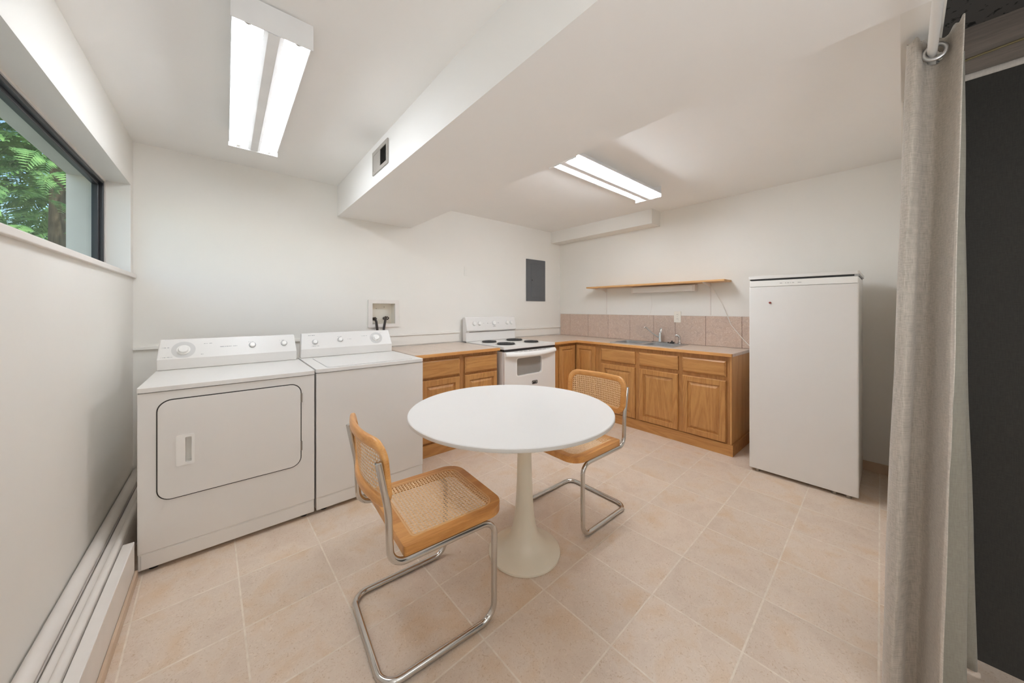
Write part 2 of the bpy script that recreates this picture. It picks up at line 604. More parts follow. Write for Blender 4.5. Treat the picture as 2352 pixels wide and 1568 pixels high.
struct(b.build('trim_2', M['wall'], bevel=.002), 'thin painted rail running along the back wall')
b = MB().box(XR - .012, XR, .0, .95, 0, .075)
struct(b.build('baseboard_right', M['skirt_tile'], bevel=.002), 'beige tile skirting beside the fridge')

# ledge, painted pipe and boxing along the left wall
b = MB().box(-.365, -.327, YF, 2.352, 0, .185)
struct(b.build('trim_3', M['trim'], bevel=.003), 'white painted board along the floor under the window')
b = MB().box(-.421, -.369, YF, 3.3, .0, .183)
b.sweep([(-.383, YF, .184), (-.383, 3.3, .184)], .0135, 12)
struct(b.build('trim_4', M['trim'], bevel=.006), 'white painted pipe boxing behind the floor board')
b = MB().sweep([(-.452, YF, .188), (-.452, 3.36, .188)], .024, 16)
b.box(-.478, -.428, YF, 3.36, .10, .17)
struct(b.build('trim_5', M['trim']), 'white painted pipe along the left wall')
b = MB().box(-.3265, -.316, YF, 2.352, 0, .045)
struct(b.build('baseboard_left', M['skirt_tile'], bevel=.002), 'beige tile skirting against the white floor board')

# window
b = MB().box(XL - .006, XL + .016, WY0 - .1, 3.397, 1.488, WZ0)
b.box(XL - .118, XL + .001, WY0, WY1, 1.49, WZ0 + .002)
struct(b.build('trim_6', M['trim'], bevel=.003), 'white painted window sill')
gx = XL - .115
win = MB()
for (y0, y1, z0, z1) in ((WY0, WY1, WZ1 - .028, WZ1), (WY0, WY1, WZ0, WZ0 + .03), (WY0, WY0 + .03, WZ0, WZ1), (WY1 - .03, WY1, WZ0, WZ1)):
    win.box(gx - .045, gx + .004, y0, y1, z0, z1)
for (y0, y1, z0, z1) in ((WY0, WY1, WZ1 - .045, WZ1 - .028), (WY0, WY1, WZ0 + .03, WZ0 + .045), (WY1 - .055, WY1 - .03, WZ0, WZ1)):
    win.box(gx - .04, gx - .012, y0, y1, z0, z1)
w = struct(win.build('window_1', M['window_black'], bevel=.003), 'high horizontal window with a black frame')
g = MB().box(gx - .03, gx - .026, WY0 + .02, WY1 - .04, WZ0 + .02, WZ1 - .03).build('pane', M['glass'], w)
tr = MB()
tr.box(gx + .004, gx + .01, WY0, WY1, WZ1 - .012, WZ1 - .0005)
tr.box(gx + .004, gx + .01, WY1 - .012, WY1 - .0005, WZ0, WZ1)
tr.build('inner_bead', M['trim'], w)

# outside
struct(MB().box(-7, XL - .16, -3, 12, .9, 1.0).build('trim_7', M['soil']), 'pale gravel outside the window, unseen, kept pale to bounce light upward')
struct(MB().box(-.80, XL - .17, -1.5, 3.6, 2.17, 2.26).build('trim_8', M['exterior'], bevel=.004), 'pale exterior soffit above the window')
struct(MB().box(-.80, XL - .17, 3.58, 3.72, 1.0, 2.17).build('trim_9', M['exterior']), 'pale exterior wall end beside the window')

def frond(mb, p, d, side, length, rng):
    """drooping flat cedar spray: a stem with alternating leaflets that carry leaflets of their own"""
    p, d, side = Vector(p), Vector(d).normalized(), Vector(side).normalized()
    n = 9
    for i in range(n):
        t = (i + .5) / n
        q = p + d * length * t + Vector((0, 0, -.25 * length * t * t))
        for s_ in (-1, 1):
            ld = (d * .9 + side * s_ * .8 + Vector((0, 0, -.15))).normalized()
            ll = length * (.42 * (1 - t) + .08) * rng.uniform(.8, 1.2)
            w = ll * .09
            nrm = ld.cross(side).normalized()
            prp = ld.cross(nrm).normalized()
            mb.add([q - prp * w * .4, q + ld * ll * .5 - prp * w, q + ld * ll, q + ld * ll * .5 + prp * w, q + prp * w * .4], [(0, 1, 2, 3, 4)])
            for j in (.25, .45, .65, .85):
                for s2 in (-1, 1):
                    sd = (ld * .8 + prp * s2 * .8).normalized()
                    a = q + ld * ll * j
                    l2 = ll * .24 * (1.1 - j * .6)
                    pp = prp * .3 + ld * .1
                    mb.add([a, a + sd * l2 * .5 + ld * l2 * .14, a + sd * l2, a + sd * l2 * .5 - ld * l2 * .14], [(0, 1, 2, 3)])
def tree(loc, h, r, nb, seed, label, zmin=.2, leaf=(.3, .5), tr=.1):
    rng = random.Random(seed)
    t = thing('cedar_tree', label, 'tree', loc, 0, 'cedar trees outside the window')
    MB().lathe([(tr * 1.3, 0), (tr, h * .3), (tr * .6, h * .7), (.012, h)], n=14).build('trunk', M['trunk'], t)
    fo = MB()
    for i in range(nb):
        z = h * (zmin + (1 - zmin) * rng.random())
        a = rng.uniform(0, 2 * PI)
        rr = r * (1.15 - .85 * z / h) * rng.uniform(.35, 1)
        out = Vector((math.cos(a), math.sin(a), 0))
        base = out * rr * .8 + Vector((0, 0, z - .25 * rr))
        d = out + Vector((0, 0, rng.uniform(-1.1, .0)))
        side = out.cross(Vector((0, 0, 1))) + Vector((0, 0, rng.uniform(-.6, .6)))
        frond(fo, base, d, side, rng.uniform(*leaf), rng)
    fo.build('foliage', M['leaf'], t)
tree((-1.24, 5.35, 1.0), 3.9, .95, 900, 3, 'green cedar tree with drooping boughs, close outside the window', .22, (.2, .34), .06)
tree((-3.3, 6.4, 1.0), 4.6, 1.2, 420, 5, 'broad cedar tree further out to the left of the close one', .05, (.4, .7))
tree((-2.3, 10.2, 1.0), 5.2, 1.6, 520, 9, 'tall cedar tree at the far end behind the close one', .03, (.45, .8))

# ------------------------------------------------------------------ fluorescent fixtures
def fixture(loc, rotz, tube_mat, label, wing=.077):
    """local: length along y (+-.61), width along x (+-.125), hangs from the ceiling (z = 0) down to -.105"""
    t = thing('fluorescent_fixture', label, 'ceiling light', loc, rotz, 'twin-tube fluorescent fixtures')
    hl, hw, H = .612, .123, .105
    hs = MB()
    hs.box(-.055, .055, -hl + .004, hl - .004, -.045, -.0005)                 # channel against the ceiling
    for s in (-1, 1):                                                         # sloping reflector wings
        hs.add([(s * .055, -hl, -.04), (s * .055, hl, -.04), (s * hw, hl, -wing), (s * hw, -hl, -wing),
                (s * .055, -hl, -.034), (s * .055, hl, -.034), (s * (hw + .003), hl, .004 - wing), (s * (hw + .003), -hl, .004 - wing)],
               [(0, 1, 2, 3), (7, 6, 5, 4), (0, 4, 5, 1), (1, 5, 6, 2), (2, 6, 7, 3), (3, 7, 4, 0)])
    hs.build('housing', M['reflector'], t)
    for e in (-1, 1):
        ep = MB().box(-hw - .004, hw + .004, min(e * hl, e * (hl + .003)), max(e * hl, e * (hl + .003)), -H, -.006)
        ep.build('end_plate', M['reflector'], t)
    cs = MB()
    sec = [(-.040, -.045), (-.038, -.085), (-.032, -.099), (-.018, -.104), (.018, -.104), (.032, -.099), (.038, -.085), (.040, -.045)]
    cs.prism(sec, [], lambda u, v, d: (u, d, v), -hl + .004, hl - .004)
    cs.build('ballast_cover', M['reflector'], t)
    for s in (-1, 1):
        MB().cyl((s * .078, -hl + .022, -.083), (0, 1, 0), .0135, 2 * hl - .044, 18).build('tube', tube_mat, t)
        for e in (-1, 1):
            y0 = e * (hl - .020)
            MB().cyl((s * .078, y0, -.083), (0, e, 0), .0137, .012, 16).build('tube_cap', M['hinge'], t)
            MB().box(s * .078 - .011, s * .078 + .011, min(y0 + e * .012, y0 + e * .019), max(y0 + e * .012, y0 + e * .019), -.1, -.05).build('socket', M['outlet'], t)
    return t
fixture((.139, 2.148, ZC), 0, M['tube_a'], 'twin-tube fluorescent light on the ceiling over the laundry side', .080)
fixture((2.425, 1.57, ZC), PI / 2, M['tube_b'], 'twin-tube fluorescent light on the ceiling over the kitchen side')

# vent in the beam
v = thing('air_vent', 'grey louvred air vent set in the side of the beam', 'vent', (BX0, 2.265, 2.285))
MB().prism(rrect(-.145, .145, -.08, .08, .004, 2), [rrect(-.118, -.008, -.055, .052, .002, 1)[::-1], rrect(.008, .122, -.055, .052, .002, 1)[::-1]], lambda u, w_, d: (-d, u, w_), 0.0005, .008).build('frame', M['vent_metal'], v, bevel=.0015)
MB().box(-.003, -.0006, -.12, .124, -.057, .054).build('duct_backing', M['vent_dark'], v)
for k in range(8):
    y = -.112 + k * .0135
    MB().add([(-.0065, y, -.054), (-.0035, y + .006, -.054), (-.0035, y + .006, .051), (-.0065, y, .051)], [(0, 1, 2, 3)]).add([(-.006, y + .0005, -.054), (-.003, y + .0065, -.054), (-.003, y + .0065, .051), (-.006, y + .0005, .051)], [(0, 3, 2, 1)]).build('louvre', M['vent_dark'], v)
MB().box(-.0065, -.0035, .010, .121, -.054, .051).build('damper', M['vent_metal'], v)

# ------------------------------------------------------------------ laundry machines
def ring(cx, cz, r0, r1, y0, y1, n=36):
    o = [(cx + r1 * math.cos(2 * PI * k / n), cz + r1 * math.sin(2 * PI * k / n)) for k in range(n)]
    i = [(cx + r0 * math.cos(2 * PI * k / n), cz + r0 * math.sin(2 * PI * k / n)) for k in range(n)][::-1]
    return o, i

def machine(name, label, cat, x0, x1, yf, yb, ztop, console_x, dials, door=None, lid=False, marks=()):
    cx = (x0 + x1) / 2
    T = thing(name, label, cat, (cx, yf, 0))
    W = (x1 - x0) / 2
    D = yb - yf
    zt = ztop - .022
    body = MB()
    holes = []
    if door:
        hx0, hx1, hz0, hz1 = door['pocket']
        holes = [rrect(hx0, hx1, hz0, hz1, .008, 3)[::-1]]
    body.prism(rect(-W, W, .1, zt - .004), holes, XZ(.0), 0, .04)
    body.box(-W, W, .04, D - .004, .02, zt - .004)
    body.box(-W + .001, W - .001, .004, .04, .022, .1)
    body.build('body', M['appliance'], T, bevel=.004)
    MB().box(-W + .012, W - .012, .0015, .0045, .026, .094).build('kick_panel', M['appliance'], T, bevel=.003)
    MB().box(-W + .002, W - .002, .006, D - .006, zt - .005, zt - .0002).build('top_seam', M['appliance_dark'], T)
    top = MB()
    top.prism(rrect(-W - .002, W + .002, -.008, D, (.018, .018, .004, .004), 5), [], XY(zt), 0, .022)
    top.build('top_panel', M['appliance'], T, bevel=.006, seg=3)
    if lid:
        MB().prism(rrect(-W + .07, W - .07, .03, D - .16, .02, 5), [], XY(ztop - .0005), 0, .004).build('lid', M['appliance'], T, bevel=.003)
        MB().prism(rrect(-W + .067, W - .067, .027, D - .157, .02, 5), [rrect(-W + .07, W - .07, .03, D - .16, .02, 5)[::-1]], XY(ztop), 0, .0006).build('lid_seam', M['print'], T)
    for sx in (-1, 1):
        for y in (.05, D - .08):
            MB().cyl((sx * (W - .05), y, 0), (0, 0, 1), .018, .024, 16).build('foot', M['black'], T)
    # console: lower lip, slanted face
    c0, c1 = console_x[0] - cx, console_x[1] - cx
    yl, ylt, ytop, ybk = 2.965 - yf, 2.955 - yf, 3.01 - yf, D - .002
    zl, zt2 = ztop + .068, ztop + .188
    prof = [(yl, ztop + .0005), (ylt, zl), (ytop, zt2), (ybk, zt2 - .004), (ybk, ztop + .0005)]
    c = MB()
    n = len(prof)
    tx = .012
    ends = [0, 0, tx, tx, 0]
    c.add([(c0 + e, y, z) for (y, z), e in zip(prof, ends)] + [(c1 - e, y, z) for (y, z), e in zip(prof, ends)],
          [tuple(range(n))[::-1], tuple(range(n, 2 * n))] + [(i, (i + 1) % n, n + (i + 1) % n, n + i) for i in range(n)])
    con = c.build('console', M['appliance'], T, bevel=.007, seg=3)
    # slanted face frame
    a = Vector((0, ylt, zl)); bb = Vector((0, ytop, zt2))
    up = (bb - a).normalized()
    nrm = Vector((0, -up.z, up.y))
    def onface(x, tt, off): return a + up * tt + nrm * off + Vector((x, 0, 0))
    for (x, tt, r, big) in dials:
        x -= cx
        if big:
            o_, i_ = ring(0, 0, r * 1.28, r * 2.15, 0, 0)
            MB().prism(o_, [i_], lambda u, w_, d: tuple(onface(x + u, tt + w_ * .98, d)), .0003, .0009).build('dial_ring', M['dial'], T)
            o_, i_ = ring(0, 0, r * .9, r * 1.2, 0, 0)
            MB().prism(o_, [i_], lambda u, w_, d: tuple(onface(x + u, tt + w_, d)), .0003, .004).build('dial_skirt', M['knob'], T)
        else:
            o_, i_ = ring(0, 0, r * 1.02, r * 1.25, 0, 0)
            MB().prism(o_, [i_], lambda u, w_, d: tuple(onface(x + u, tt + w_, d)), .0003, .0008).build('dial_ring', M['print'], T)
        MB().cyl(onface(x, tt, .0005), nrm, r, .022 if big else .017, 28, r * .84).build('knob', M['knob'], T, bevel=.002)
    rng = random.Random(int(x0 * 100) + 5)
    for (mx, tt, ln, h_) in marks:
        mx -= cx
        MB().add([onface(mx, tt, .0006), onface(mx + ln, tt, .0006), onface(mx + ln, tt + h_, .0006), onface(mx, tt + h_, .0006)], [(0, 1, 2, 3)]).build('marking', M['print_dashes'], T)
    if door:
        dx0, dx1, dz0, dz1 = door['rect']
        hx0, hx1, hz0, hz1 = door['pocket']
        MB().prism(rrect(dx0 - .005, dx1 + .005, dz0 - .005, dz1 + .005, .056, 8), [rrect(hx0 - .01, hx1 + .01, hz0 - .01, hz1 + .01, .008, 3)[::-1]], XZ(-.0012), 0, .0012).build('door_gap', M['appliance_dark'], T)
        dr = MB().prism(rrect(dx0, dx1, dz0, dz1, .052, 8), [rrect(hx0 - .0005, hx1 + .0005, hz0 - .0005, hz1 + .0005, .008, 3)[::-1]], XZ(-.0055), 0, .0042).build('door', M['appliance'], T, bevel=.002)
        hd = MB()
        fr = rrect(hx0 - .032, hx1 + .010, hz0 - .012, hz1 + .012, .008, 3)
        hd.prism(fr, [rrect(hx0, hx1, hz0, hz1, .006, 3)[::-1]], XZ(-.0095), 0, .0038)
        hd.prism(rrect(hx0, hx1, hz0, hz1, .006, 3), [rrect(hx0 + .0015, hx1 - .0015, hz0 + .0015, hz1 - .0015, .005, 3)[::-1]], XZ(-.009), 0, .045)
        hd.prism(rrect(hx0, hx1, hz0, hz1, .006, 3), [], XZ(.034), 0, .003)
        hd.build('handle', M['knob'], dr, bevel=.001)
        for hz in door['hinges']:
            MB().cyl((dx1 + .004, -.004, hz - .027), (0, 0, 1), .0045, .054, 12).build('hinge', M['hinge'], dr)
    return T

cxd = (-.322 + .417) / 2
machine('clothes_dryer', 'white front-loading dryer in the left corner beneath the window', 'dryer', -.322, .417, 2.37, 3.06, .898,
        (-.325, .405), [(-.205, .058, .026, True), (.142, .066, .0165, False), (.327, .066, .0165, False)],
        door={'rect': (-.254 - cxd, .343 - cxd, .337, .826), 'pocket': (-.158 - cxd, -.132 - cxd, .503, .632), 'hinges': (.742, .452)},
        marks=[(-.305, .075, .035, .004), (-.11, .092, .04, .003), (-.03, .064, .09, .004), (.12, .088, .03, .003), (.30, .088, .03, .003), (-.305, .012, .05, .003), (-.13, .02, .02, .003)])
machine('washing_machine', 'white top-loading washer between the dryer and the oak cabinet', 'washer', .427, 1.137, 2.37, 3.06, .903,
        (.43, 1.125), [(.527, .055, .0165, False), (.708, .064, .0165, False), (.993, .063, .024, True)], lid=True,
        marks=[(.485, .108, .045, .004), (.50, .02, .055, .003), (.76, .064, .035, .003), (.69, .088, .03, .003), (.87, .085, .05, .003), (1.03, .105, .02, .003)])

# supply box with two hoses
sb = thing('supply_box', 'white recessed washer supply box on the wall above the washer', 'wall box', (1.206, YB, 1.232))
MB().prism(rrect(-.152, .152, -.137, .137, .006, 3), [rrect(-.112, .112, -.103, .101, .004, 2)[::-1]], XZ(-.016), 0, .0155).build('face_frame', M['trim'], sb, bevel=.003)
tub = MB().prism(rect(-.1125, .1125, -.1035, .1015), [rect(-.1105, .1105, -.1015, .0995)[::-1]], XZ(0.001), 0, .085)
tub.box(-.1105, .1105, .084, .087, -.1015, .0995)
tub.build('recess', M['outlet'], sb)
for (dx, dz) in ((-.045, .05), (.035, .066)):
    MB().cyl((dx, .084, dz), (0, -1, 0), .004, .004, 10).build('screw', M['hinge'], sb)
for (hx, pts, lab) in (
        (-.087, [(-.087, .06, -.055), (-.084, .02, -.045), (-.078, -.02, -.075), (-.070, -.026, -.16), (-.070, -.03, -.30)], 'black supply hose hanging at the left in the wall box'),
        (.015, [(.035, .06, -.050), (.030, .02, -.035), (.012, -.018, -.062), (-.006, -.026, -.15), (-.015, -.03, -.30)], 'black supply hose hanging at the right in the wall box')):
    h = thing('supply_hose', lab, 'hose', (1.206, YB, 1.232), 0, 'washer supply hoses')
    MB().sweep(fillet(pts, .02, 5), .0115, 12).build('hose', M['hose'], h)
    px, py, pz = pts[0]
    vv = MB().cyl((px, .083, pz - .0), (0, -1, 0), .016, .045, 16)
    vv.sweep([(px - .0, .045, pz), (px + .018, .03, pz + .016), (px + .028, .03, pz + .004), (px + .018, .03, pz - .01), (px, .04, pz - .004)], .0065, 8)
    vv.build('valve', M['hose'], h)

# ------------------------------------------------------------------ oak cabinets
def nested(mb, w, h, prof, to):
    """stack of centred rectangles: prof = [(inset, depth)]; to(u, v, d)"""
    rings = []
    for ins, d in prof:
        rings.append([to(-w / 2 + ins, -h / 2 + ins, d), to(w / 2 - ins, -h / 2 + ins, d), to(w / 2 - ins, h / 2 - ins, d), to(-w / 2 + ins, h / 2 - ins, d)])
    v = [p for r in rings for p in r]
    f = []
    for i in range(len(rings) - 1):
        for k in range(4):
            k2 = (k + 1) % 4
            f.append((i * 4 + k, i * 4 + k2, (i + 1) * 4 + k2, (i + 1) * 4 + k))
    f.append(tuple(range(4))[::-1])
    f.append(tuple(range(len(v) - 4, len(v))))
    mb.add(v, f)

DOORP = [(0, 0), (0, .015), (.006, .023), (.048, .023), (.053, .011), (.058, .010), (.080, .022), (.083, .0225)]
DRAWP = [(0, 0), (0, .013), (.004, .017), (.012, .0225), (.016, .023)]
FULLP = [(0, 0), (0, .015), (.006, .023), (.042, .023), (.047, .011), (.051, .010), (.067, .022), (.07, .0225)]

def front(parent, name, face, c, z0, z1, w, mat, prof):
    """face 'y': plane normal -y at depth 0 of the parent; face 'x': normal -x"""
    mb = MB()
    h = z1 - z0
    if face == 'y': to = lambda u, v_, d: (c + u, -d, (z0 + z1) / 2 + v_)
    else: to = lambda u, v_, d: (-d, c - u, (z0 + z1) / 2 + v_)
    nested(mb, w, h, prof, to)
    return mb.build(name, mat, parent)

# left base cabinet (2 bays), face plane y = 2.67
YC = 2.67
cab = thing('base_cabinet', 'oak base cabinet between the washer and the stove, two drawers over two doors', 'cabinet', (1.65, YC, 0), 0, 'oak base cabinets')
c = MB().box(-.46, .438, .0005, YB - YC - .012, .0, .862)
c.build('carcass', M['frame_wood'], cab, bevel=.002)
MB().box(-.46, .438, -.012, 0, 0, .105).build('toe_board', M['drawer_wood_x'], cab, bevel=.002)
for (xa, xb) in ((1.255, 1.637), (1.693, 2.072)):
    cx_, w_ = (xa + xb) / 2 - 1.65, xb - xa
    front(cab, 'drawer_front', 'y', cx_, .678, .832, w_, M['drawer_wood_x'], DRAWP)
    front(cab, 'door', 'y', cx_, .125, .660, w_, M['door_wood'], DOORP)

# corner cabinet
XC = 3.333
cc = thing('corner_cabinet', 'oak corner base cabinet with two doors meeting in the inside corner', 'cabinet', (XC, YC, 0), 0, 'oak base cabinets')
c = MB().box(2.895 - XC, XR - XC - .02, .0005, YB - YC - .012, 0, .862)
c.box(.0005, XR - XC - .02, 2.325 - YC, .0005, 0, .862)
c.build('carcass', M['frame_wood'], cc)
d = MB()
nested(d, .29, .725, FULLP, lambda u, v_, dd: (-.176 + u, -dd, .4725 + v_))
d.build('door', M['door_wood'], cc)
d = MB()
nested(d, .275, .725, FULLP, lambda u, v_, dd: (-dd, -.162 - u, .4725 + v_))
d.build('door', M['door_wood'], cc)
MB().box(2.895 - XC, -.012, -.012, 0, 0, .105).box(-.012, 0, 2.325 - YC, 0, 0, .105).build('toe_board', M['drawer_wood_y'], cc)

# sink cabinet (3 bays), face plane x = 3.333
sc_ = thing('sink_cabinet', 'long oak sink cabinet beside the fridge, three drawer fronts over three doors', 'cabinet', (XC, .965, 0), 0, 'oak base cabinets')
c = MB().box(.0005, .02, .0125, 2.322 - .965, .0005, .862)
c.box(.019, XR - XC - .031, .0135, .03, .001, .860).box(.019, XR - XC - .031, 2.304 - .965, 2.320 - .965, .001, .860)
c.box(.018, XR - XC - .032, .029, 2.305 - .965, .08, .1).box(XR - XC - .032, XR - XC - .021, .0132, 2.321 - .965, .002, .861)
c.build('carcass', M['frame_wood'], sc_)
MB().box(.0, XR - XC - .02, .0, .012, .0, .862).build('side_panel', M['side_wood'], sc_)
tb = MB().box(-.012, 0, -.012, 2.322 - .965, 0, .100)
tb.box(-.012, XR - XC - .02, -.012, 0, 0, .100)
tb.build('toe_board', M['drawer_wood_y'], sc_, bevel=.002)
for (ya, yb_) in ((1.004, 1.372), (1.412, 1.815), (1.860, 2.285)):
    cy_, w_ = (ya + yb_) / 2 - .965, yb_ - ya
    front(sc_, 'drawer_front', 'x', cy_, .684, .822, w_, M['drawer_wood_y'], DRAWP)
    front(sc_, 'door', 'x', cy_, .108, .650, w_, M['door_wood'], DOORP)

# countertops
ZT = .890
ct = thing('countertop', 'beige tiled countertop with oak edge between washer and stove', 'countertop', (1.62, 2.62, ZT), 0, 'tiled countertops')
MB().box(-.425, .467, .024, YB - 2.62 - .01, -.027, 0).build('surface', M['counter'], ct, bevel=.001)
MB().box(-.425, .467, .0, .0235, -.027, .0).build('edge_strip', M['edge_wood_x'], ct, bevel=.003)
# L-shaped top with a cut-out for the sink
SX0, SX1, SY0, SY1 = 3.395, 3.80, 1.50, 2.23
ctl = thing('countertop', 'L-shaped beige tiled countertop with oak edge holding the sink', 'countertop', (3.3, 2.62, ZT), 0, 'tiled countertops')
out = [(2.895, 2.644), (3.324, 2.644), (3.324, .955), (XR - .012, .955), (XR - .012, YB - .01), (2.895, YB - .01)]
MB().prism([(x - 3.3, y - 2.62) for x, y in out], [[(x - 3.3, y - 2.62) for x, y in rect(SX0 + .02, SX1 - .02, SY0 + .02, SY1 - .02)[::-1]]], XY(0), -.027, 0).build('surface', M['counter'], ctl)
MB().box(2.895 - 3.3, 0.0235, .0, .0235, -.027, 0).build('edge_strip', M['edge_wood_x'], ctl, bevel=.003)
MB().box(.0, .0235, .955 - 2.62, -.0005, -.027, 0).build('edge_strip', M['edge_wood_y'], ctl, bevel=.003)

# backsplash
bs = thing('backsplash', 'row of tan stone tiles on the wall behind the sink', 'backsplash', (XR, .96, ZT))
MB().box(-.006, -.0005, 0, YB - .96 - .018, .0005, .313).build('grout_bed', M['grout'], bs)
tl = MB()
js = [.96, 1.03, 1.357, 1.673, 1.925, 2.23, 2.545, 2.87, 3.19, YB - .02]
for a, b2 in zip(js[:-1], js[1:]):
    tl.box(-.0115, -.004, a + .002 - .96, b2 - .002 - .96, .002, .312)
tl.build('tiles', M['splash'], bs, bevel=.001)

# sink
sk = thing('kitchen_sink', 'stainless steel double-bowl sink set in the countertop', 'sink', ((SX0 + SX1) / 2, (SY0 + SY1) / 2, ZT))
hw_, hl_ = (SX1 - SX0) / 2, (SY1 - SY0) / 2
bowls = [(-hw_ + .035, hw_ - .085, -hl_ + .035, -.02), (-hw_ + .035, hw_ - .085, .02, hl_ - .035)]
rim = MB().prism(rrect(-hw_, hw_, -hl_, hl_, .03, 6), [rrect(*bw, .045, 6)[::-1] for bw in bowls], XY(.0005), 0, .006)
rim.build('rim', M['steel'], sk, bevel=.0025)
for bw in bowls:
    o_ = rrect(*bw, .045, 6)
    cxb, cyb = (bw[0] + bw[1]) / 2, (bw[2] + bw[3]) / 2
    mb = MB()
    rr_ = []
    for sc2, dz in ((1.0, .004), (.99, -.06), (.96, -.13), (.86, -.15), (.15, -.154)):
        rr_.append([(cxb + (x - cxb) * sc2, cyb + (y - cyb) * sc2, dz) for x, y in o_])
    m_ = len(o_)
    vv = [p for r_ in rr_ for p in r_]
    mb.add(vv, [(i * m_ + k, i * m_ + (k + 1) % m_, (i + 1) * m_ + (k + 1) % m_, (i + 1) * m_ + k) for i in range(4) for k in range(m_)] + [tuple(range(4 * m_, 5 * m_))], True)
    bo = mb.build('bowl', M['steel'], sk)
    MB().lathe([(.038, -.1535), (.038, -.151), (.028, -.151), (.012, -.1525)], cxb, cyb, 24).build('drain', M['chrome'], bo)

fa = thing('faucet', 'chrome single-lever faucet with a long raised spout at the sink', 'faucet', (3.765, 1.80, ZT + .0075))
MB().prism(rrect(-.026, .026, -.10, .10, .025, 6), [], XY(0), 0, .012).build('deck_plate', M['chrome'], fa, bevel=.004)
MB().lathe([(.024, .012), (.022, .03), (.018, .05), (.018, .10), (.014, .115), (0.0001, .118)], n=24).build('column', M['chrome'], fa)
MB().sweep(fillet([(0, 0, .045), (-.055, .07, .11), (-.10, .125, .178), (-.11, .137, .162)], .012, 5), .0085, 12).build('spout', M['chrome'], fa)
MB().sweep([(0, -.002, .10), (.004, -.004, .135), (.012, -.006, .162)], .011, 12, section=[(.006 * math.cos(2 * PI * k / 12), .014 * math.sin(2 * PI * k / 12)) for k in range(12)], up=(1, 0, 0)).build('lever', M['chrome'], fa)
sp = thing('side_sprayer', 'chrome pull-out sprayer on the sink deck, right of the faucet', 'sprayer', (3.765, 1.585, ZT + .0075))
MB().lathe([(.02, 0), (.019, .012), (.012, .018), (.011, .04)], n=20).build('holder', M['chrome'], sp)
MB().sweep(fillet([(0, 0, .04), (0, 0, .075), (-.012, .022, .098), (-.016, .038, .088)], .015, 4), .012, 12).build('spray_head', M['chrome'], sp)
st = MB().lathe([(.026, 0), (.028, .008), (.014, .014), (.006, .02), (.009, .026), (.0001, .03)], n=20)
st.box(.012, .05, -.006, .006, .002, .014)
o = st.build('sink_stopper', M['black'])
o.location = (3.757, 1.664, ZT + .0085)
tag(o, 'small black sink stopper lying on the sink deck beside the sprayer', 'stopper')

# ------------------------------------------------------------------ stove
SX, SYF = 2.115, 2.605
stove = thing('electric_stove', 'white electric range with coil burners between the cabinets', 'stove', (SX + .381, SYF, 0))
W2 = .379
SD = YB - SYF - .03
MB().box(-W2, W2, .02, SD, .03, .845).build('body', M['appliance'], stove, bevel=.003)
MB().box(-W2 + .004, W2 - .004, -.005, SD - .01, .8455, .8675).build('cooktop_gap', M['black'], stove)
cooktop = MB().prism(rrect(-W2 - .002, W2 + .002, -.012, SD - .07, .018, 5), [], XY(.868), 0, .027)
cooktop = cooktop.build('cooktop', M['appliance'], stove, bevel=.008, seg=3)
od = MB()
od.prism(rrect(-W2 + .004, W2 - .004, .225, .842, .012, 4), [rrect(-.21, .155, .585, .765, .025, 5)[::-1]], XZ(-.012), 0, .030)
odo = od.build('oven_door', M['appliance'], stove, bevel=.005)
MB().prism(rrect(-.209, .154, .586, .764, .025, 5), [], XZ(.006), 0, .006).build('window', M['oven_glass'], odo)
MB().prism(rrect(-.222, .167, .573, .777, .03, 6), [rrect(-.21, .155, .585, .765, .025, 5)[::-1]], XZ(-.0135), 0, .0014).build('window_bead', M['knob'], odo, bevel=.0006)
hp = []
for k in range(17):
    t = k / 16
    x = (-W2 + .012) + t * (2 * W2 - .024)
    hp.append((x, -.020 - .032 * math.sin(PI * t) ** .6, .820 - .014 * math.sin(PI * t)))
MB().sweep(hp, .01, 12, section=[(.011 * math.cos(2 * PI * k / 14), .024 * math.sin(2 * PI * k / 14)) for k in range(14)], up=(0, -1, .35)).build('handle', M['knob'], odo)
for k in range(8):
    x = -.25 + k * .07
    MB().box(x, x + .048, -.0135, -.0118, .8325, .8362).build('vent_slot', M['print'], odo)
bd = MB()
bd.prism(rrect(.006, .084, .470, .507, .008, 3), [rrect(.012, .078, .476, .501, .005, 3)[::-1]], XZ(-.0155), 0, .0035)
for k, (x, w_) in enumerate(((.020, .008), (.031, .004), (.038, .008), (.050, .004), (.058, .009))):
    bd.box(x, x + w_, -.0152, -.0122, .4765, .497 - .003 * (k % 2))
bd.build('badge', M['black'], odo)
MB().prism(rrect(-W2 + .004, W2 - .004, .05, .21, .012, 4), [], XZ(-.008), 0, .028).build('storage_drawer', M['appliance'], stove, bevel=.005)
for sx in (-1, 1):
    for y in (.06, SD - .06):
        MB().cyl((sx * (W2 - .05), y, 0), (0, 0, 1), .018, .031, 14).build('foot', M['black'], stove)
